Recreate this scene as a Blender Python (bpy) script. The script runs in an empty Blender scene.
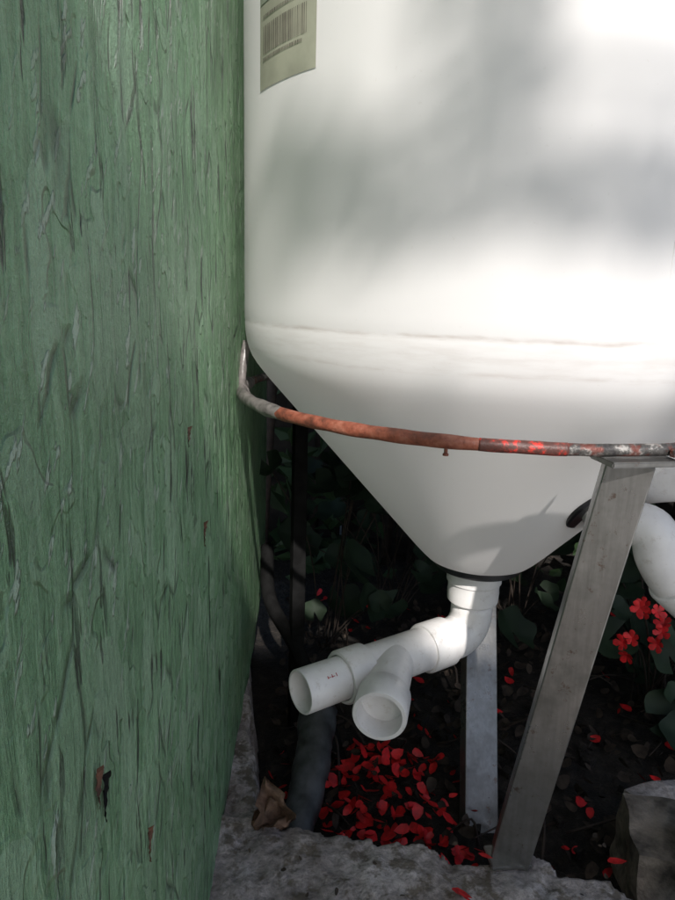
import bpy, bmesh, math, random
import numpy as np
from mathutils import Vector, Matrix, noise
random.seed(4); rng=np.random.default_rng(4)
scene=bpy.context.scene
pi=math.pi
# ------------------------------------------------------------ helpers
def link(ob,parent=None):
    scene.collection.objects.link(ob)
    if parent: ob.parent=parent
    return ob
def mesh_obj(name,verts,faces,mat=None,parent=None,smooth=True):
    me=bpy.data.meshes.new(name); me.from_pydata([tuple(v) for v in verts],[],[tuple(f) for f in faces]); me.update()
    if smooth: me.polygons.foreach_set('use_smooth',[True]*len(me.polygons))
    ob=bpy.data.objects.new(name,me); link(ob,parent)
    if mat: me.materials.append(mat)
    return ob
def empty(name,loc=(0,0,0)):
    e=bpy.data.objects.new(name,None); e.location=loc; e.empty_display_size=.05; link(e); return e
def frame(d):
    d=Vector(d).normalized(); a=Vector((0,0,1)) if abs(d.z)<.9 else Vector((0,1,0))
    u=d.cross(a).normalized(); v=d.cross(u).normalized(); return d,u,v
def lathe(name,o,d,prof,mat,parent=None,seg=48):
    o=Vector(o); d,u,v=frame(d); vs=[];fs=[]
    for (s,r) in prof:
        for k in range(seg):
            a=2*pi*k/seg; vs.append(o+d*s+(u*math.cos(a)+v*math.sin(a))*r)
    n=len(prof)
    for i in range(n-1):
        for k in range(seg):
            k2=(k+1)%seg; fs.append((i*seg+k,(i*seg+k2),(i+1)*seg+k2,(i+1)*seg+k))
    ob=mesh_obj(name,vs,fs,mat,parent)
    bm=bmesh.new(); bm.from_mesh(ob.data); bmesh.ops.remove_doubles(bm,verts=bm.verts,dist=1e-6)
    bmesh.ops.recalc_face_normals(bm,faces=bm.faces); bm.to_mesh(ob.data); bm.free()
    try: ob.data.set_sharp_from_angle(angle=math.radians(40))
    except Exception: pass
    return ob
def tube(name,pts,rad,mat,parent=None,seg=20,cap=True,wob=0):
    pts=[Vector(p) for p in pts]; n=len(pts)
    if not hasattr(rad,'__len__'): rad=[rad]*n
    vs=[];fs=[]; t0=(pts[1]-pts[0]).normalized(); _,u,v=frame(t0)
    for i in range(n):
        t=(pts[min(i+1,n-1)]-pts[max(i-1,0)]).normalized()
        u=(u-t*u.dot(t)).normalized(); v=t.cross(u)
        for k in range(seg):
            a=2*pi*k/seg; r=rad[min(i,len(rad)-1)]
            if wob: r*=1+wob*noise.noise(pts[i]*60+Vector((math.cos(a),math.sin(a),0))*1.2)
            vs.append(pts[i]+(u*math.cos(a)+v*math.sin(a))*r)
    for i in range(n-1):
        for k in range(seg):
            k2=(k+1)%seg; fs.append((i*seg+k,i*seg+k2,(i+1)*seg+k2,(i+1)*seg+k))
    if cap: fs.append(tuple(range(seg))[::-1]); fs.append(tuple((n-1)*seg+k for k in range(seg)))
    return mesh_obj(name,vs,fs,mat,parent)
def spline(pts,n=12):
    P=[Vector(p) for p in pts]; P=[P[0]*2-P[1]]+P+[P[-1]*2-P[-2]]; out=[]
    for i in range(1,len(P)-2):
        for k in range(n):
            t=k/n; a,b,c,d=P[i-1],P[i],P[i+1],P[i+2]
            out.append(.5*((2*b)+(c-a)*t+(2*a-5*b+4*c-d)*t*t+(3*b-a-3*c+d)*t**3))
    out.append(P[-2]); return out
def rbox(name,cx,cy,cz,sx,sy,sz,mat,parent=None,bev=.003,rough=0,rot=0):
    bm=bmesh.new(); bmesh.ops.create_cube(bm,size=1)
    for v in bm.verts: v.co=Vector((v.co.x*sx,v.co.y*sy,v.co.z*sz))
    if rough: bmesh.ops.subdivide_edges(bm,edges=bm.edges,cuts=7,use_grid_fill=True)
    else: bmesh.ops.bevel(bm,geom=bm.edges[:],offset=bev,segments=2,affect='EDGES')
    R=Matrix.Rotation(rot,3,'Z')
    for v in bm.verts:
        if rough:
            p=v.co*25+Vector((cx,cy,0))*9; v.co+=Vector((noise.noise(p),noise.noise(p+Vector((9,0,0))),noise.noise(p+Vector((0,9,0)))))*rough
        v.co=R@v.co+Vector((cx,cy,cz))
    me=bpy.data.meshes.new(name); bm.to_mesh(me); bm.free(); ob=bpy.data.objects.new(name,me); link(ob,parent); me.materials.append(mat)
    return ob
# ------------------------------------------------------------ materials
class M:
    def __init__(s,name):
        s.m=bpy.data.materials.new(name); s.m.use_nodes=True; s.nt=s.m.node_tree; s.n=s.nt.nodes; s.b=s.n['Principled BSDF']; s.l=s.nt.links
        s.tc=s.n.new('ShaderNodeTexCoord').outputs['Object']
    def mp(s,sc=(1,1,1),rot=(0,0,0),loc=(0,0,0),src=None):
        m=s.n.new('ShaderNodeMapping'); m.inputs['Scale'].default_value=sc; m.inputs['Rotation'].default_value=rot; m.inputs['Location'].default_value=loc
        s.l.new(src or s.tc,m.inputs['Vector']); return m.outputs[0]
    def noise(s,scale,vec=None,detail=4,rough=.6,dist=0,col=False):
        m=s.n.new('ShaderNodeTexNoise'); m.inputs['Scale'].default_value=scale; m.inputs['Detail'].default_value=min(detail,4); m.inputs['Roughness'].default_value=rough; m.inputs['Distortion'].default_value=dist
        s.l.new(vec or s.tc,m.inputs['Vector']); return m.outputs['Color' if col else 'Fac']
    def vor(s,scale,vec=None,out='Distance',feat='F1',rnd=1):
        m=s.n.new('ShaderNodeTexVoronoi'); m.feature=feat; m.inputs['Scale'].default_value=scale; m.inputs['Randomness'].default_value=rnd
        s.l.new(vec or s.tc,m.inputs['Vector']); return m.outputs[out]
    def ramp(s,fac,stops,interp='LINEAR'):
        m=s.n.new('ShaderNodeValToRGB'); e=m.color_ramp.elements; m.color_ramp.interpolation=interp
        for i,(p,c) in enumerate(stops):
            if not hasattr(c,'__len__'): c=(c,c,c)
            c=tuple(c)+(1,)
            if i<2: e[i].position=p; e[i].color=c
            else: x=e.new(p); x.color=c
        s.l.new(fac,m.inputs[0]); return m.outputs[0]
    def mix(s,fac,a,b,mode='MIX'):
        m=s.n.new('ShaderNodeMix'); m.data_type='RGBA'; m.blend_type=mode
        for idx,val in ((0,fac),(6,a),(7,b)):
            sock=m.inputs[idx]
            if isinstance(val,bpy.types.NodeSocket): s.l.new(val,sock)
            elif hasattr(val,'__len__'): sock.default_value=tuple(val)+(1,)
            elif idx==0: sock.default_value=val
            else: sock.default_value=(val,val,val,1)
        return m.outputs[2]
    def math(s,op,a,b=0,c=None,clamp=False):
        m=s.n.new('ShaderNodeMath'); m.operation=op; m.use_clamp=clamp
        for i,val in enumerate((a,b)+((c,) if c is not None else ())):
            if isinstance(val,bpy.types.NodeSocket): s.l.new(val,m.inputs[i])
            else: m.inputs[i].default_value=val
        return m.outputs[0]
    def sep(s,vec=None):
        m=s.n.new('ShaderNodeSeparateXYZ'); s.l.new(vec or s.tc,m.inputs[0]); return m.outputs
    def set(s,**k):
        for a,v in k.items():
            sock=s.b.inputs[a.replace('_',' ')]
            if isinstance(v,bpy.types.NodeSocket): s.l.new(v,sock)
            elif hasattr(v,'__len__') and len(v)==3 and sock.type=='RGBA': sock.default_value=tuple(v)+(1,)
            else: sock.default_value=v
    def bump(s,h,dist=.001,strength=1,prev=None):
        m=s.n.new('ShaderNodeBump'); m.inputs['Distance'].default_value=dist; m.inputs['Strength'].default_value=strength
        s.l.new(h,m.inputs['Height'])
        if prev: s.l.new(prev,m.inputs['Normal'])
        s.l.new(m.outputs[0],s.b.inputs['Normal']); return m.outputs[0]
    def translucent(s,fac,col):
        t=s.n.new('ShaderNodeBsdfTranslucent'); mx=s.n.new('ShaderNodeMixShader'); out=s.n['Material Output']
        mx.inputs[0].default_value=fac; t.inputs[0].default_value=tuple(col)+(1,)
        s.l.new(s.b.outputs[0],mx.inputs[1]); s.l.new(t.outputs[0],mx.inputs[2]); s.l.new(mx.outputs[0],out.inputs[0])
def simple(name,col,rough=.5,metal=0,var=.25,vs=30,bump=0,bs=200,spec=.5):
    k=M(name); n=k.noise(vs); c=k.ramp(n,[(.35,tuple(x*(1-var) for x in col)),(.65,tuple(min(1,x*(1+var)) for x in col))])
    k.set(Base_Color=c,Roughness=rough,Metallic=metal); k.b.inputs['Specular IOR Level'].default_value=spec
    if bump: k.bump(k.noise(bs),bump)
    return k.m
def wall_mat():
    k=M('green_painted_osb')
    warp=k.noise(13,detail=2,col=True)
    vm=k.n.new('ShaderNodeVectorMath'); vm.operation='MULTIPLY_ADD'; k.l.new(warp,vm.inputs[0]); vm.inputs[1].default_value=(.0,.02,.03); k.l.new(k.tc,vm.inputs[2]); W=vm.outputs[0]
    def strands(rot,sy,sz,loc):
        return k.mp(sc=(0.01,sy,sz),src=k.mp(rot=(rot,0,0),loc=loc,src=W))
    s1=strands(.14,40,15,(0,0,0)); s2=strands(-.7,50,34,(0,.3,.2))
    h=[k.sep(k.vor(1,q,'Color'))[0] for q in (s1,s2)]
    e=[k.vor(1,q,'Distance','DISTANCE_TO_EDGE') for q in (s1,s2)]
    nb=k.noise(26,detail=2); sel=k.ramp(nb,[(.52,0),(.54,1)])
    hs=k.mix(sel,h[0],h[1]); ed=k.mix(sel,e[0],e[1])
    patch=k.noise(9,k.mp(loc=(4,4,4)),detail=3)
    edm=k.math('MULTIPLY',k.ramp(ed,[(0,1),(.055,0)]),k.ramp(nb,[(.39,1),(.47,0)]))
    grain=k.noise(1,k.mp(sc=(.01,170,16),src=W),detail=4,rough=.75)
    crack=k.noise(1,k.mp(sc=(.01,85,13),loc=(0,5,3),src=W),detail=4,rough=.62)
    crm=k.math('MULTIPLY',k.ramp(crack,[(.372,1),(.40,0)]),k.ramp(patch,[(.38,.2),(.50,1)]))
    dash=k.noise(1,k.mp(sc=(.01,120,42),src=k.mp(rot=(.55,0,0))),detail=3,rough=.6)
    dm=k.math('MULTIPLY',k.ramp(dash,[(.60,0),(.63,1)]),k.ramp(patch,[(.46,1),(.57,0)]))
    fine=k.noise(260,detail=4,rough=.8)
    c=k.ramp(grain,[(.34,(.105,.235,.108)),(.5,(.18,.35,.178)),(.66,(.29,.465,.275))])
    c=k.mix(k.math('MULTIPLY',k.ramp(hs,[(.45,0),(.9,1)]),.5),c,(.34,.50,.33))
    c=k.mix(1,c,k.ramp(k.noise(5),[(.35,.78),(.65,1.12)]),'MULTIPLY')
    c=k.mix(1,c,k.ramp(fine,[(.3,.78),(.7,1.2)]),'MULTIPLY')
    c=k.mix(k.math('MULTIPLY',dm,.55),c,(.52,.6,.5))
    c=k.mix(k.math('MULTIPLY',edm,.75),c,(.03,.07,.035))
    c=k.mix(k.math('MULTIPLY',crm,.92),c,(.016,.032,.018))
    k.set(Base_Color=c,Roughness=k.ramp(grain,[(.35,.34),(.65,.52)])); k.b.inputs['Specular IOR Level'].default_value=.65
    H=k.math('ADD',k.math('MULTIPLY',hs,.9),k.math('MULTIPLY',grain,.8))
    H=k.math('SUBTRACT',H,k.math('MULTIPLY',crm,1.0)); H=k.math('SUBTRACT',H,k.math('MULTIPLY',edm,.6)); H=k.math('ADD',H,k.math('MULTIPLY',dm,.5))
    H=k.math('ADD',H,k.math('MULTIPLY',fine,.45))
    k.bump(H,.0062,1.0)
    return k.m
def tank_mat():
    k=M('white_polyethylene'); z=k.sep()[2]
    soft=k.noise(5,k.mp(sc=(1,1,.4)),detail=3)
    c=k.ramp(soft,[(.3,(.91,.89,.885)),(.7,(.93,.915,.91))])
    nz=k.math('ADD',z,k.math('MULTIPLY',k.math('SUBTRACT',k.noise(7,detail=4),.5),.012))
    def band(c0,w,amt):
        d=k.math('ABSOLUTE',k.math('SUBTRACT',nz,c0)); return k.math('MULTIPLY',k.math('SUBTRACT',1,k.math('DIVIDE',d,w),clamp=True),amt)
    streak=k.ramp(k.noise(1,k.mp(sc=(30,30,200)),detail=4),[(.4,.1),(.65,1)])
    b=k.math('MULTIPLY',k.math('ADD',k.math('ADD',band(-.034,.003,.55),band(-.062,.003,.28)),band(-.048,.022,.22)),streak)
    c=k.mix(b,c,(.46,.37,.31))
    spk=k.ramp(k.noise(220,detail=2),[(.70,0),(.76,1)])
    c=k.mix(k.math('MULTIPLY',spk,.14),c,(.5,.45,.38))
    k.set(Base_Color=c,Roughness=.42); k.b.inputs['Specular IOR Level'].default_value=.3
    k.bump(k.noise(6,k.mp(sc=(1,1,.5)),detail=1),.004,.5)
    k.translucent(.32,(.98,.965,.955))
    return k.m
def pvc_mat():
    k=M('white_pvc'); n=k.noise(35); c=k.ramp(n,[(.3,(.70,.68,.67)),(.6,(.79,.775,.765)),(.8,(.81,.80,.79))])
    d=k.ramp(k.noise(110,rough=.7),[(.58,0),(.7,1)]); c=k.mix(k.math('MULTIPLY',d,.35),c,(.40,.34,.28))
    k.set(Base_Color=c,Roughness=.33); return k.m
def steel_mat(name,base=.3,metal=.85):
    k=M(name); br=k.noise(1,k.mp(sc=(260,260,14)),detail=3); p=k.noise(20,rough=.7)
    c=k.ramp(br,[(.36,(base*.9,base*.89,base*.86)),(.64,(base*1.06,base*1.05,base*1.02))])
    c=k.mix(k.ramp(p,[(.42,0),(.66,.7)]),c,(base*.5,base*.48,base*.45))
    r=k.ramp(k.noise(90,rough=.7),[(.62,0),(.70,.7)]); c=k.mix(r,c,(.10,.05,.03))
    k.set(Base_Color=c,Roughness=k.ramp(p,[(.35,.26),(.65,.46)]),Metallic=metal); k.bump(br,.0002); return k.m
def ring_mat():
    k=M('chipped_dark_steel'); n=k.noise(75,rough=.7)
    c=k.ramp(n,[(.38,(.035,.032,.032)),(.52,(.09,.085,.08)),(.6,(.33,.31,.29))]); r=k.ramp(k.noise(55,k.mp(loc=(4,0,0))),[(.52,0),(.6,.8)])
    c=k.mix(r,c,(.14,.03,.018)); k.set(Base_Color=c,Roughness=.5,Metallic=.3); k.bump(n,.0012); return k.m
def rust_mat():
    k=M('red_oxide_paint'); n=k.noise(60,rough=.7)
    c=k.ramp(n,[(.35,(.11,.036,.023)),(.5,(.25,.072,.042)),(.66,(.35,.135,.09))]); k.set(Base_Color=c,Roughness=.5); k.bump(k.noise(150),.0012); return k.m
def redspot_mat():
    k=M('bright_red_paint_flakes'); n=k.noise(85,rough=.7)
    c=k.ramp(n,[(.44,(.08,.03,.024)),(.52,(.17,.04,.03)),(.57,(.55,.03,.02))]); k.set(Base_Color=c,Roughness=.5); k.bump(n,.001); return k.m
def concrete_mat(name='weathered_concrete',g=1.15):
    k=M(name); n=k.noise(9,rough=.7); f=k.noise(180,rough=.7)
    c=k.ramp(n,[(.35,(.17*g,.142*g,.128*g)),(.5,(.30*g,.262*g,.244*g)),(.65,(.41*g,.368*g,.35*g))])
    c=k.mix(.6,c,k.ramp(f,[(.35,.4),(.65,1.3)]),'MULTIPLY')
    d=k.ramp(k.noise(30,k.mp(loc=(2,2,2)),rough=.75),[(.52,0),(.6,.8)]); c=k.mix(d,c,(.09*g,.07*g,.047*g))
    k.set(Base_Color=c,Roughness=.9); H=k.math('ADD',n,k.math('MULTIPLY',f,.5)); k.bump(H,.0055,1); return k.m
def soil_mat():
    k=M('dark_soil'); n=k.noise(40,rough=.7); c=k.ramp(n,[(.35,(.008,.006,.005)),(.55,(.02,.016,.012)),(.7,(.045,.035,.028))])
    k.set(Base_Color=c,Roughness=.95); k.bump(n,.014); return k.m
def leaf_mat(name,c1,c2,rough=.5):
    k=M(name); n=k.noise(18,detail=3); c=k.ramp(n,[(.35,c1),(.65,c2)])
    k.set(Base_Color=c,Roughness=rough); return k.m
MW=wall_mat();MT=tank_mat();MP=pvc_mat();MS=steel_mat('galvanised_steel',.27);MS2=steel_mat('pale_steel',.22,.5);MR=ring_mat();MRU=rust_mat();MRS=redspot_mat();MC=concrete_mat();MSO=soil_mat()
MPA=simple('pale_bounce_paving',(.60,.58,.55),.85,0,.1,12)  # kept pale so the unseen paving reflects sun up to the cone
MBLK=simple('black_rubber',(.012,.012,.014),.45,0,.3,60)
MDRK=simple('dark_painted_steel',(.010,.010,.010),.9,0,.3,60,0,200,.05)
MHOSE=simple('dark_grey_plastic',(.05,.052,.055),.5,0,.6,35,.001,60)
MGREY=simple('clear_grey_sleeve',(.15,.135,.13),.35,0,.5,70,.001,90)
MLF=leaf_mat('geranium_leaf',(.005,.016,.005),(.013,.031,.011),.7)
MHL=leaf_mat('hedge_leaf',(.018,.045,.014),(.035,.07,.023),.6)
MPET=simple('red_petal',(.60,.014,.018),.55,0,.4,60)
MSTEM=simple('brown_stem',(.035,.024,.018),.8,0,.4,60)
MDRY=simple('dry_brown_leaf',(.13,.075,.047),.75,0,.5,60,.002)
MWOOD=simple('raw_wood_chip',(.10,.045,.026),.8,0,.5,120,.001)
MFEN=simple('dark_fence_board',(.025,.021,.018),.8,0,.4,20)
# ------------------------------------------------------------ sun direction
el=math.radians(39); az=math.radians(8)
S=Vector((math.cos(el)*math.sin(az),-math.cos(el)*math.cos(az),math.sin(el)))
# ------------------------------------------------------------ ground
ZS=-.655
def warpcoord(n,c,a,mx):
    k=math.asinh(mx/a); t=np.linspace(-1,1,n); return c+a*np.sinh(t*k)
xs=warpcoord(241,.15,.35,250); ys=warpcoord(241,.8,.35,250)
V=[];F=[]
for j,y in enumerate(ys):
    for i,x in enumerate(xs):
        d=math.hypot(x-.15,y-.8); a=min(1,3/(d+.5)); p=Vector((x,y,0))
        z=ZS+(noise.fractal(p*6,1,2,4)*.012+noise.noise(p*45)*.005*(1 if d<1 else 0))*min(1,a)
        V.append((x,y,z))
n=len(xs)
for j in range(n-1):
    for i in range(n-1): F.append((j*n+i,j*n+i+1,(j+1)*n+i+1,(j+1)*n+i))
mesh_obj('ground',V,F,MSO)
rbox('bounce_paving',2.38,-1.9,-.62,4.0,4.6,.12,MPA,None,.006)  # unseen pale sheets added to bounce sunlight up onto the tank cone
rbox('bounce_paving',-1.82,-3.0,-.622,4.3,3.2,.12,MPA,None,.006)
# ------------------------------------------------------------ concrete slab + footing as height sheet
def wx(y): return -.0825-.0433*y
gx=np.linspace(-.16,.36,170); gy=np.concatenate([np.linspace(-1.38,.40,60)[:-1],np.linspace(.40,.68,110)[:-1],np.linspace(.68,1.35,110)])
V=[];F=[]
ZC=-.54
for y in gy:
    for x in gx:
        p=Vector((x,y,0)); n1=noise.fractal(p*14,1,2,4)
        yb=.597-.055*max(0,x)/.28+n1*.018+ .016*noise.noise(p*40)+.006*noise.noise(p*110)
        if x>.27: yb-= (x-.27)*1.2
        st=wx(y)+.050-(y-.58)*.14+n1*.008+.006*noise.noise(p*60)
        dmain=min(yb-y,(.305+n1*.012)-x) if y>.3 else .1; dst=st-x
        d=max(dmain,dst)
        tt=max(0,min(1,(d+.006)/.018)); tt=tt*tt*(3-2*tt)
        top=ZC+n1*.006+noise.noise(p*55)*.003+noise.noise(p*120)*.0015
        if y>.60: top-= .008
        V.append((x,y,-.70+(top+.70)*tt))
n=len(gx)
for j in range(len(gy)-1):
    for i in range(n-1): F.append((j*n+i,j*n+i+1,(j+1)*n+i+1,(j+1)*n+i))
mesh_obj('concrete_slab',V,F,MC)
# ------------------------------------------------------------ wall
wall=empty('green_wooden_wall')
def wallpt(y,z,off=0): return Vector((wx(y)+off,y,z))
ZW=-.548
ny,nz=300,240
wy=np.linspace(-.35,1.26,ny); wz=np.linspace(ZW,1.2,nz); V=[];F=[]
for z in wz:
    for y in wy:
        p=Vector((0,y*1.3,z*.8)); off=noise.noise(p*3)*.0025+noise.noise(Vector((0,y*70,z*9)))*.0009
        if z<ZW+.02: off+=noise.noise(Vector((0,y*20,0)))*.002
        V.append((wx(y)+off,y,z if z>ZW+.001 else z+.006*noise.noise(Vector((0,y*14,3)))))
for j in range(nz-1):
    for i in range(ny-1): F.append((j*ny+i,j*ny+i+1,(j+1)*ny+i+1,(j+1)*ny+i))
nb=len(V)
rim=[(0*ny+i) for i in range(ny)]+[(j*ny+ny-1) for j in range(1,nz)]+[((nz-1)*ny+i) for i in range(ny-2,-1,-1)]+[(j*ny) for j in range(nz-2,0,-1)]
for r in rim: v=V[r]; V.append((v[0]-.02,v[1],v[2]))
m=len(rim)
for i in range(m): F.append((rim[i],nb+i,nb+(i+1)%m,rim[(i+1)%m]))
F.append(tuple(nb+i for i in range(m)))
mesh_obj('panel',V,F,MW,wall)
def chip(y,z,w,h,seed,mat=None):
    rnd=random.Random(seed); vs=[];fs=[]; k=14
    for i in range(k+1):
        t=i/k; ww=w*(math.sin(pi*min(1,t*.96+.02))**.8)*(.45+.75*rnd.random())
        for s in (-1,0,1):
            lift=.0008+(.0035*t*t if s>0 else .0006*abs(s))+rnd.random()*.0010
            vs.append(wallpt(y+s*ww*.5+.16*w*math.sin(t*4+seed)+.12*w*rnd.random(),z+h*(t-.5)+s*.1*h*t,lift))
    for i in range(k):
        for s in range(2): a=i*3+s; fs.append((a,a+1,a+4,a+3))
    mesh_obj('torn_chip',vs,fs,mat or MWOOD,wall,False)
chip(.228,-.195,.006,.020,1); chip(.30,-.29,.003,.022,2); chip(.235,-.205,.004,.022,5,MDRK); chip(.44,-.10,.008,.016,7,MDRY); chip(.50,-.19,.004,.02,8)
# ------------------------------------------------------------ tank
AX,AY=.181,.798
tank=empty('conical_water_tank',(0,0,0))
prof=[(-.3235,0),(-.3235,.050),(-.3225,.058),(-.319,.066),(-.312,.0735),(-.302,.083)]
for t in np.linspace(.06,.91,14): prof.append((-.302+(.225)*t,.083+.199*t*1.0))
prof+=[(-.087,.2725),(-.080,.2778),(-.073,.2822),(-.065,.2857),(-.056,.2882),(-.046,.2896),(-.037,.2902),(-.0345,.2898),(-.032,.2903),(-.02,.2904)]
for z in np.linspace(0,.62,24): prof.append((z,.2902))
prof+=[(.66,.283),(.69,.26),(.72,.20),(.74,.12),(.742,0)]
lathe('tank_shell',(AX,AY,0),(0,0,1),prof,MT,tank,160)
lathe('lid',(AX,AY,.735),(0,0,1),[(0,.0),(0,.11),(.03,.112),(.036,.105),(.038,0)],MBLK,tank,64)
sa=math.radians(-78)
tube('mould_seam',[(AX+.2900*math.cos(sa),AY+.2900*math.sin(sa),.0+.15*i/20) for i in range(21)],[.0001+.0009*math.sin(pi*i/20) for i in range(21)],MT,tank,8)
label=empty('barcode_label')
def sheet_on_tank(name,a0,a1,z0,z1,off,mat,na=24,nz=4):
    vs=[];fs=[]
    for j in range(nz+1):
        for i in range(na+1):
            a=a0+(a1-a0)*i/na; z=z0+(z1-z0)*j/nz
            r=.2902+off; vs.append((AX+r*math.cos(a),AY+r*math.sin(a),z))
    for j in range(nz):
        for i in range(na): q=j*(na+1)+i; fs.append((q,q+1,q+na+2,q+na+1))
    return mesh_obj(name,vs,fs,mat,label)
ML=simple('aged_label_paper',(.34,.34,.27),.55,0,.15,20); MI=simple('label_ink',(.14,.13,.105),.6,0,.3,60); ML2=simple('label_band',(.26,.285,.225),.5,0,.12,25)
A0,A1=math.radians(206.6),math.radians(224.6)
sheet_on_tank('paper',A0,A1,.172,.33,.0006,ML,nz=8)
sheet_on_tank('green_band',A0+.004,A1-.004,.240,.262,.0010,ML2)
rb=random.Random(11); a=A0+.03
while a<A1-.035:
    w=rb.choice([.0022,.0035,.0055]); sheet_on_tank('bar',a,a+w,.200,.222,.0011,MI,na=1,nz=1); a+=w+rb.choice([.003,.004,.006])
for zz,l in ((.1945,.8),(.228,.75),(.268,.8),(.275,.6),(.282,.7)):
    a=A0+.03
    while a<A0+.03+(A1-A0)*l-.03:
        w=rb.choice([.004,.007,.003]); sheet_on_tank('text',a,a+w,zz,zz+.0025,.0012,MI,na=1,nz=1); a+=w+.0035
# ------------------------------------------------------------ stand
stand=empty('steel_tank_stand')
RR,ZR=.2935,-.114
def arc(a0,a1,n,r=RR,z=ZR): return [(AX+r*math.cos(math.radians(a0+(a1-a0)*i/n)),AY+r*math.sin(math.radians(a0+(a1-a0)*i/n)),z) for i in range(n+1)]
tube('ring',arc(-180,180,220),.0050,MR,stand,16,False,.12)
tube('red_oxide_section',arc(-144,-102,90),[.0060+.0002*math.sin(i*.35)-.0009*max(0,(i-70)/20) for i in range(91)],MRU,stand,16,True,.06)
tube('red_flaked_section',arc(-104,-91,40),.0053,MRS,stand,16,True,.10)
tube('grey_sleeve',arc(-186,-138,60),[.0068-.001*max(0,(i-45)/15)+.0005*math.sin(i*.3) for i in range(61)],MGREY,stand,16,True,.12)
def channel(name,top,bot,w,dep,th,face,mat):
    top=Vector(top);bot=Vector(bot); t=(top-bot).normalized(); L=(top-bot).length
    f=Vector(face); f=(f-t*f.dot(t)).normalized(); s=t.cross(f).normalized()
    if s.x<0: s=-s
    prof=[(-w/2,0),(w/2,0),(w/2,-dep),(w/2-th,-dep),(w/2-th,-th),(-w/2+th,-th),(-w/2+th,-dep),(-w/2,-dep)]
    bm=bmesh.new(); N=24; rows=[]
    for i in range(N+1):
        q=bot+t*L*i/N; rows.append([bm.verts.new(q+s*a+f*(b+.0004*noise.noise(q*20))) for a,b in prof])
    for i in range(N):
        for k in range(8): bm.faces.new((rows[i][k],rows[i][(k+1)%8],rows[i+1][(k+1)%8],rows[i+1][k]))
    bm.faces.new(rows[0][::-1]); bm.faces.new(rows[-1]); bmesh.ops.recalc_face_normals(bm,faces=bm.faces)
    me=bpy.data.meshes.new(name); bm.to_mesh(me); bm.free(); me.materials.append(mat); ob=bpy.data.objects.new(name,me); link(ob,stand)
    b=ob.modifiers.new('b','BEVEL'); b.width=.0012; b.segments=2; b.limit_method='ANGLE'
    return ob
channel('front_leg',(.228,.508,-.124),(.1775,.545,-.54),.036,.024,.003,(-.30,-1,0),MS)
channel('rear_leg',(.228,1.088,-.115),(.193,.705,-.66),.044,.022,.003,(.12,-1,.0),MS2)
channel('side_leg',(-.055,1.005,-.115),(-.05,.90,-.66),.02,.02,.003,(.3,-1,0),MDRK)
rbox('mounting_plate',.232,.512,-.1225,.058,.034,.0045,MS,stand,.001,0,.18)
rbox('foot_plate',.178,.553,-.536,.040,.028,.004,MS,stand,.001,0,.1)
for xx in (.205,.26): lathe('bolt',(xx,.507,-.118),(0,0,1),[(0,0),(0,.004),(.005,.004),(.006,.003),(.006,0)],MR,stand,6)
tube('strap',spline([(-.110,.80,.0-.062),(-.1125,.79,-.085),(-.112,.775,-.108),(-.105,.755,-.116)],8),.0048,MGREY,stand,12,True,.25)
lathe('ring_bolt',(AX+RR*math.cos(math.radians(-109)),AY+RR*math.sin(math.radians(-109))-.002,ZR-.004),(0,0,-1),[(0,0),(0,.0015),(.005,.0015),(.0055,.0024),(.007,.0024),(.007,0)],MRU,stand,10)
# ------------------------------------------------------------ pvc plumbing under outlet
pv=empty('pvc_drain_pipe')
lathe('outlet_gasket',(AX,AY,-.3225),(0,0,-1),[(0,0),(0,.052),(.002,.054),(.009,.054),(.011,.051),(.011,0)],MBLK,pv,64)
lathe('collar',(AX-.003,AY,-.333),(0,0,-1),[(0,0),(0,.033),(.002,.0345),(.020,.0345),(.022,.0325),(.030,.032),(.034,.0325),(.046,.032),(.048,.030),(.048,0)],MP,pv,64)
C=Vector((AX-.003,AY,-.427)); E=Vector((-.017,.66,-.424)); D=(E-C).normalized()
b=[]
K=.034
for i in range(13):
    t=i/12; p0=C+Vector((0,0,K)); p2=C+D*K; b.append(p0*(1-t)**2+C*2*t*(1-t)+p2*t*t)
tube('elbow',[C+Vector((0,0,.047))]+b+[C+D*.05],.0265,MP,pv,40)
lathe('coupling',C,D,[(.044,0),(.044,.028),(.0455,.0305),(.079,.0305),(.081,.029),(.081,0)],MP,pv,56)
lathe('wye_body',C,D,[(.08,0),(.08,.0262),(.17,.0262),(.17,0)],MP,pv,56)
lathe('wye_socket',C,D,[(.170,.02),(.170,.028),(.172,.0305),(.2025,.0305),(.205,.029),(.205,.0255),(.19,.0255)],MP,pv,56)
lathe('stub_pipe',C,D,[(.18,.0242),(.2575,.0244),(.2585,.0238),(.2585,.0218),(.2575,.0212),(.19,.0212),(.19,0)],MP,pv,56)
ang=math.atan2(D.y,D.x)+math.radians(43); DB=Vector((math.cos(ang),math.sin(ang),-.02)).normalized()
B=C+D*.128
lathe('wye_branch',B,DB,[(0,0),(.0,.0252),(.085,.0252),(.085,0)],MP,pv,56)
lathe('branch_socket',B,DB,[(.070,.02),(.070,.0262),(.074,.029),(.1095,.029),(.1115,.028),(.1115,.0240),(.109,.0235),(.060,.0232),(.060,0)],MP,pv,56)
MRED=simple('red_stencil',(.45,.02,.03),.5)
_,uu,vv=frame(D)
def mark(s,a,ds,da,name):
    vs=[]
    for (ss,aa) in ((s,a),(s+ds,a),(s+ds,a+da),(s,a+da)): vs.append(C+D*ss+(uu*math.cos(aa)+vv*math.sin(aa))*.0246)
    mesh_obj(name,vs,[(0,1,2,3)],MRED,pv)
best=max(range(360),key=lambda q:(uu*math.cos(math.radians(q))+vv*math.sin(math.radians(q))).dot(Vector((.35,-.6,.75))))
a0=math.radians(best)
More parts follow.
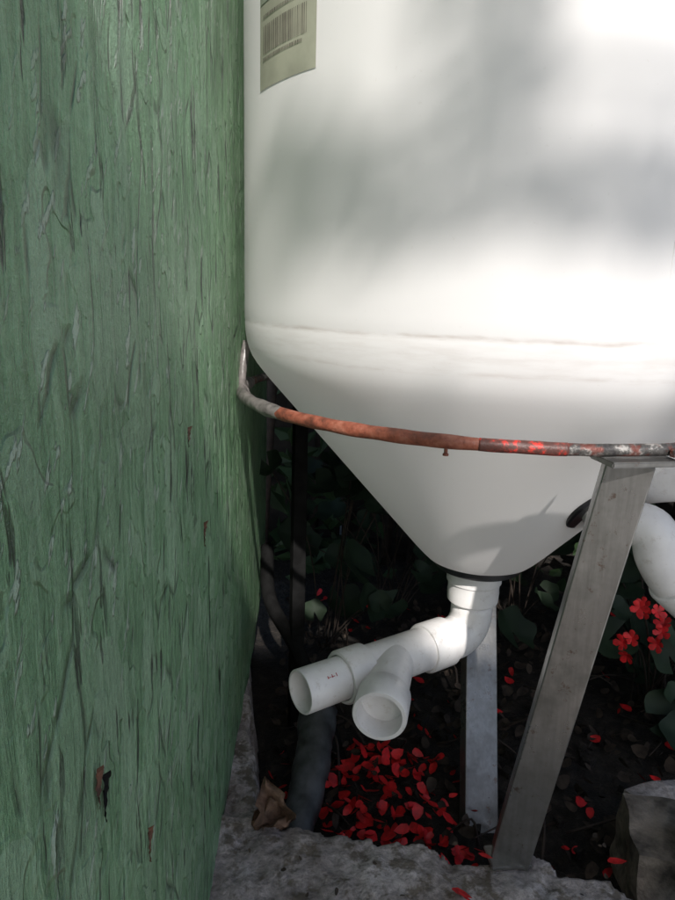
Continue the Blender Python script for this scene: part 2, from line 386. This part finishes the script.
for k,(ds,da) in enumerate([(.001,.16),(.005,.03),(.001,.15),(.004,.03),(.001,.13)]): mark(.222+k*.0028,a0-.05+.03*(k%2),ds,da,'stencil')
pw=empty('pvc_side_outlet')
bc=Vector((.276,.667,-.200)); bn=Vector((.60*.75,-.77*.75,-.62)).normalized()
lathe('side_gasket',bc-bn*.004,bn,[(0,0),(0,.046),(.002,.048),(.009,.048),(.011,.046),(.011,0)],MBLK,pw,48)
lathe('side_nut',bc+bn*.006,bn,[(0,0),(0,.031),(.012,.032),(.014,.029),(.014,0)],MP,pw,48)
tube('side_elbow',spline([bc+bn*.01,bc+bn*.028,(.312,.632,-.222),(.322,.628,-.250),(.343,.63,-.278),(.375,.635,-.303)],10),.0225,MP,pw,36)
lathe('side_coupling',(.337,.629,-.272),(.032,.005,-.027),[(0,0),(0,.025),(.002,.0262),(.035,.0262),(.037,.025),(.037,0)],MP,pw,48)
tube('upper_pipe',spline([(.318,.70,-.195),(.335,.672,-.182),(.365,.655,-.175),(.42,.65,-.175)],8),.0225,MP,pw,36)
# ------------------------------------------------------------ small things on the ground
tube('black_hose',spline([(-.115,1.08,-.43),(-.10,.98,-.475),(-.055,.93,-.53),(-.01,.87,-.60),(.02,.83,-.665)],10),.011,MDRK,None,18)
pts=spline([(-.016,.80,-.548),(-.019,.74,-.566),(-.026,.68,-.583),(-.036,.635,-.598),(-.040,.60,-.606)],9)
ob=tube('crushed_plastic_pipe',pts,[.0255-.011*(i/len(pts)) for i in range(len(pts))],MHOSE,None,28,False,.14)
sm=ob.modifiers.new('s','SOLIDIFY'); sm.thickness=.0015
rbox('broken_brick',.352,.60,-.58,.062,.085,.080,simple('weathered_brick',(.15,.125,.10),.9,0,.6,40,.004,80),None,0,.009,-.15)
rbox('concrete_rubble',.405,.66,-.60,.09,.08,.07,MC,None,0,.01,.3)
lathe('pvc_offcut',(.352,.50,-.545),(.3,.9,.25),[(0,.018),(-.001,.0195),(0,.021),(.10,.021),(.10,0)],MP,None,40)
def dryleaf(c,ax,L,Wd,curl,seed):
    rd=random.Random(seed); d=Vector(ax).normalized(); side=d.cross(Vector((0,-.5,1))).normalized(); up_=side.cross(d).normalized(); vs=[];fs=[]; N=14;Mx=8
    for i in range(N+1):
        t=i/N; w=Wd*(math.sin(pi*t**.8)**.75)*(1+.22*math.sin(t*19)+.1*rd.random())
        for j in range(-Mx,Mx+1):
            s=j/Mx; vs.append(Vector(c)+d*L*(t-.5)+side*w*s*(1-.25*abs(s)*curl)+up_*(abs(s)**1.4*w*curl+.006*math.sin(t*9+s*4)+.012*math.sin(pi*t)*curl))
    for i in range(N):
        for j in range(2*Mx): a=i*(2*Mx+1)+j; fs.append((a,a+1,a+2*Mx+2,a+2*Mx+1))
    mesh_obj('dry_leaf',vs,fs,MDRY)
dryleaf((-.060,.603,-.528),(-.15,.25,.55),.056,.022,.9,1)
dryleaf((-.055,.590,-.535),(1,.2,.0),.046,.015,.6,2)
def petals(name,P,size,mat,flat=.5):
    V=[];F=[]
    for p in P:
        s=size*random.uniform(.55,1.25); nrm=Vector((random.gauss(0,flat),random.gauss(0,flat),1)).normalized(); _,u,v=frame(nrm)
        a=random.uniform(0,2*pi); u2=u*math.cos(a)+v*math.sin(a); v2=nrm.cross(u2); p=Vector(p); cup=random.uniform(.1,.5); wd=random.uniform(.6,.95)
        b=len(V); V.append(p)
        ol=[(-.5,0),(-.25,.28),(.1,.42),(.42,.33),(.5,0.05),(.42,-.33),(.1,-.42),(-.25,-.28)]
        for (x,y) in ol: V.append(p+u2*x*s+v2*y*s*wd+nrm*(x*x+y*y)*s*cup*1.6)
        for k in range(8): F.append((b,b+1+k,b+1+(k+1)%8))
    return mesh_obj(name,V,F,mat)
P=[]
for i in range(260):
    y=random.uniform(.60,.84); x=random.gauss(.075,.055); P.append((x,y,ZS+.008+random.random()*.024))
for i in range(140):
    y=random.uniform(.62,1.35); x=random.uniform(-.09,.75); P.append((x,y,ZS+.008+random.random()*.02))
for i in range(30):
    y=random.uniform(.60,.66); x=random.uniform(.0,.27); P.append((x,y,ZS+.010+random.random()*.015))
P+=[(.125,.505,ZC+.008),(.126,.50,ZC+.010),(.155,.545,ZC+.010),(.285,.55,ZC+.004)]
petals('fallen_petals',P,.018,MPET,.7)
P=[(random.uniform(-.09,.7),random.uniform(.6,1.3),ZS+.008+random.random()*.02) for i in range(900)]
petals('leaf_litter',P,.020,simple('litter',(.04,.028,.02),.9,0,.6,60),.8)
P=[(random.uniform(-.09,.28),random.uniform(.44,.585),ZC+.006) for i in range(26)]
petals('slab_debris',P,.006,simple('dirt_crumbs',(.05,.035,.024),.9,0,.6,60),.6)
st=empty('rubble_stones')
for i in range(60):
    s=random.uniform(.008,.022); rbox('stone',random.uniform(-.08,.55),random.uniform(.61,1.0),ZS+.006,s,s*.8,s*.7,MSO,st,0,s*.3,random.random()*3)
tw=empty('twigs')
for i in range(30):
    x=random.uniform(-.08,.6);y=random.uniform(.63,1.1);a=random.uniform(0,6.3);l=random.uniform(.04,.14)
    tube('twig',spline([(x,y,ZS+.015),(x+.5*l*math.cos(a)+.01,y+.5*l*math.sin(a),ZS+.03+random.random()*.03),(x+l*math.cos(a),y+l*math.sin(a),ZS+.02+random.random()*.05)],4),[.0022-.0014*k/8 for k in range(9)],MSTEM,tw,6)
# ------------------------------------------------------------ plants
def gleaves(name,P,size,mat,parent):
    V=[];F=[]
    for (p,nrm) in P:
        p=Vector(p); s=size*random.uniform(.6,1.2); nrm=Vector(nrm).normalized(); _,u,v=frame(nrm); a0=random.uniform(0,6.28); b=len(V); nk=29; V.append(p)
        for rg in (1,2):
            for k in range(nk):
                a=a0+(k/nk)*5.9; lob=1+.07*math.cos(k/nk*5.9*5)*(rg-1)
                rr=s*lob*rg/2; V.append(p+(u*math.cos(a)+v*math.sin(a))*rr+nrm*(rr*rr/s*.35+.06*s*math.sin(a*5)*(rg-1)))
        for k in range(nk-1):
            F.append((b,b+1+k,b+2+k)); F.append((b+1+k,b+1+nk+k,b+2+nk+k,b+2+k))
    return mesh_obj(name,V,F,mat,parent)
def flower(P,c,nf):
    for i in range(nf):
        q=Vector(c)+Vector((random.gauss(0,.014),random.gauss(0,.012),random.gauss(0,.010)))
        nrm=(q-Vector(c)+Vector((-.02,-.02,.012))).normalized(); _,u,v=frame(nrm); a0=random.random()*6
        for k in range(5):
            a=a0+k*1.2566; P.append((q,nrm,u*math.cos(a)+v*math.sin(a)))
def flowermesh(name,P,mat,parent):
    V=[];F=[]
    for q,nrm,d in P:
        s=random.uniform(.009,.0125); e=nrm.cross(d); b=len(V); V.append(q)
        for (x,y) in ((.3,.22),(.75,.42),(1.05,.22),(1.05,-.22),(.75,-.42),(.3,-.22)): V.append(q+d*x*s+e*y*s+nrm*.3*s*x*x)
        for k in range(5): F.append((b,b+1+k,b+2+k))
    return mesh_obj(name,V,F,mat,parent)
def geranium(base,n,spread,h,flw=[],size=.034):
    root=empty('geranium_plant'); L=[]
    bx,by,bz=base
    for i in range(n):
        a=random.uniform(0,2*pi); r=spread*math.sqrt(random.random()); zz=bz+h*random.uniform(.15,1); p=(bx+r*math.cos(a),by+r*math.sin(a)*.8,zz)
        L.append((p,(random.gauss(0,.4),-.55+random.gauss(0,.3),.8)))
        if i%2==0:
            tube('petiole',spline([(bx+random.gauss(0,.02),by+random.gauss(0,.02),bz),(bx+r*.4*math.cos(a),by+r*.4*math.sin(a),bz+(zz-bz)*.6),p],4),.0014,MSTEM,root,5)
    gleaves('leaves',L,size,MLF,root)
    P=[]
    for c in flw:
        flower(P,c,random.randint(3,5)); tube('flower_stalk',spline([(bx,by,bz),((bx+c[0])/2,(by+c[1])/2,(bz+c[2])/2+.03),c],5),.0016,MSTEM,root,5)
    if P: flowermesh('blossoms',P,MPET,root)
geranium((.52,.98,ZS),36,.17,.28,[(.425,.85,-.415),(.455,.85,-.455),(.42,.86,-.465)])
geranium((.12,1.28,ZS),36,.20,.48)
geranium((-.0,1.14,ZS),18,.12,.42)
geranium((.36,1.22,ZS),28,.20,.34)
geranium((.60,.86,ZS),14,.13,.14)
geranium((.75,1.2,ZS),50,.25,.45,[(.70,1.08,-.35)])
def leafmass(name,pts,size,mat,parent=None):
    n=len(pts); pts=np.array(pts); V=np.zeros((n,4,3)); nr=rng.normal(size=(n,3)); nr/=np.linalg.norm(nr,axis=1)[:,None]
    a=rng.normal(size=(n,3)); u=np.cross(nr,a); u/=np.linalg.norm(u,axis=1)[:,None]; v=np.cross(nr,u); s=(size*rng.uniform(.6,1.3,n))[:,None]
    V[:,0]=pts-u*s*.5; V[:,1]=pts-v*s*.28+nr*s*.1; V[:,2]=pts+u*s*.5; V[:,3]=pts+v*s*.28+nr*s*.1
    vs=V.reshape(-1,3); fs=[]
    for i in range(n): b=i*4; fs.append((b,b+1,b+2)); fs.append((b,b+2,b+3))
    return mesh_obj(name,vs.tolist(),fs,mat,parent,False)
def hedge(name,x0,x1,y0,y1,z0,z1,n,size=.06):
    h=empty(name); P=[]
    while len(P)<n:
        x=random.uniform(x0,x1);y=random.uniform(y0,y1);z=random.uniform(z0,z1)
        if z>z1-.15+.15*noise.noise(Vector((x*3,y*3,0))): continue
        if noise.noise(Vector((x*5,y*5,z*5)))<-.25: continue
        P.append((x,y,z))
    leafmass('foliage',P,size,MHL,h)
    k=int((x1-x0+y1-y0)/.25)
    for i in range(k):
        x=random.uniform(x0,x1);y=random.uniform(y0,y1)
        tube('stem',spline([(x,y,ZS-.02),(x+.05,y+.02,(z0+z1)/2),(x+random.uniform(-.15,.15),y,z1-.2)],4),[.014-.001*q for q in range(9)],MSTEM,h,7)
    return h
fence=empty('board_fence')
for i in range(30):
    x=-.9+i*.122; rbox('board',x,1.75+.004*(i%2),.12,.117,.018,1.55+.02*random.random(),MFEN,fence,.002)
rbox('rail',.9,1.775,.5,3.6,.03,.06,MFEN,fence,.003)
h=hedge('rear_hedge',-.8,2.2,1.42,1.70,ZS,1.1,5000,.07)
CP=[]
while len(CP)<5000:
    x=random.uniform(-.6,1.6);y=random.uniform(.95,1.75);z=random.uniform(.75,1.15)+.25*(y-1)
    if y<1.13 and x<.6: continue
    if y<1.0+.1*noise.noise(Vector((x*4,z*4,0))): continue
    CP.append((x,y,z))
leafmass('shade_overhang',CP,.09,MHL,h)  # unseen leaf mass added overhead to keep sky light off the background
hedge('side_blocker_hedge',.95,1.35,.5,1.7,ZS,.9,3400,.07)  # out-of-view hedge added on the right to block light from the background
# ------------------------------------------------------------ unseen tree added behind the camera, leaves set along sun rays to shape shade
tree=empty('unseen_shade_tree')
T0=2.9
def up(px,py,pz,t=T0): return Vector((px,py,pz))+S*t
pp=lambda x,z,t=T0:up(x,.6,z,t)
tb=pp(.95,-.4,3.8); tb2=pp(.95,.2,3.8)
tube('trunk',spline([(tb.x,tb2.y,ZS-.05),(tb.x+.03,tb2.y,.8),tuple(tb),tuple(tb2),tuple(pp(.95,.9,3.8))],8),[.10-.0018*i for i in range(33)],MSTEM,tree,14)
def surf_y(x): return AY-math.sqrt(max(.0005,.29**2-(x-AX)**2))
LP=[]
def fill(x0,x1,zf,n,edge=.02):
    c=0; it=0
    while c<n:
        it+=1; x=x0+(x1-x0)*((it*.754877666)%1);z0,z1=zf(x); z=z0+(z1-z0)*((it*.569840291)%1)
        w=noise.noise(Vector((x*12,z*12,2)))*edge
        if z0+w+edge*.3<z<z1+w-edge*.3:
            LP.append(up(x,surf_y(x),z)+S*random.uniform(-.15,.35)); c+=1
fill(-.075,.47,lambda x:(.022+.02*max(0,(.0-x)/.08),.118+.02*max(0,(.05-x)/.1)),400,.022)
fill(.05,.145,lambda x:(.11,.36),160,.012)
leafmass('small_leaves',LP,.034,MHL,tree)  # leaves placed to throw the shadow band and column on the tank
LP=[]
while len(LP)<4600:
    x=random.uniform(-.2,1.3); top=-.19 if x<.10 else -.30 if x<.28 else (-.10 if x<.48 else .15); z=random.uniform(-.75,top)
    if z>top-.03+.04*noise.noise(Vector((x*9,0,0))): continue
    LP.append(up(x,.62,z)+S*random.uniform(-.3,.25))
leafmass('lower_shade_leaves',LP,.078,MHL,tree)  # added leaf mass that keeps sun off pipes, ground and background
tube('limb',spline([tuple(pp(.95,.05,3.8)),pp(.8,.065,3.2),pp(.5,.07),pp(.2,.075),pp(-.02,.08)],8),[.018-.00045*i for i in range(33)],MSTEM,tree,8)
tube('limb_2',spline([tuple(pp(.95,.5,3.8)),pp(.6,.6,3.2),pp(.2,.5),pp(.1,.35),pp(.09,.12)],8),[.016-.0004*i for i in range(33)],MSTEM,tree,8)
tube('limb_3',spline([tuple(tb),pp(.8,-.35,3.3),pp(.5,-.42),pp(.1,-.45),pp(-.15,-.5)],8),[.03-.0008*i for i in range(33)],MSTEM,tree,8)
# ------------------------------------------------------------ world, sun, camera
w=bpy.data.worlds.new('World'); scene.world=w; w.use_nodes=True; nt=w.node_tree; bg=nt.nodes['Background']
sk=nt.nodes.new('ShaderNodeTexSky'); sk.sky_type='NISHITA'; sk.sun_disc=False; sk.sun_elevation=el; sk.sun_rotation=math.radians(180)-az
nt.links.new(sk.outputs[0],bg.inputs[0]); bg.inputs[1].default_value=.15
sl=bpy.data.lights.new('sun','SUN'); sl.energy=5; sl.angle=math.radians(.85); sl.color=(1,.95,.90)
so=bpy.data.objects.new('sun',sl); so.rotation_euler=S.to_track_quat('Z','Y').to_euler(); so.location=(0,-3,4); link(so)
p,r=.2329,.0284
Fv=Vector((0,math.cos(p),-math.sin(p)));U=Vector((0,math.sin(p),math.cos(p)));X=Vector((1,0,0))
X2=X*math.cos(r)+U*math.sin(r);U2=-X*math.sin(r)+U*math.cos(r)
cd=bpy.data.cameras.new('camera'); co=bpy.data.objects.new('camera',cd); link(co)
co.matrix_world=Matrix(((X2.x,U2.x,-Fv.x,0),(X2.y,U2.y,-Fv.y,0),(X2.z,U2.z,-Fv.z,0),(0,0,0,1)))
cd.sensor_fit='VERTICAL'; cd.sensor_height=24; cd.lens=18; cd.clip_start=.01; cd.clip_end=1000
scene.camera=co
scene.view_settings.view_transform='Standard'; scene.view_settings.look='None'; scene.view_settings.exposure=0
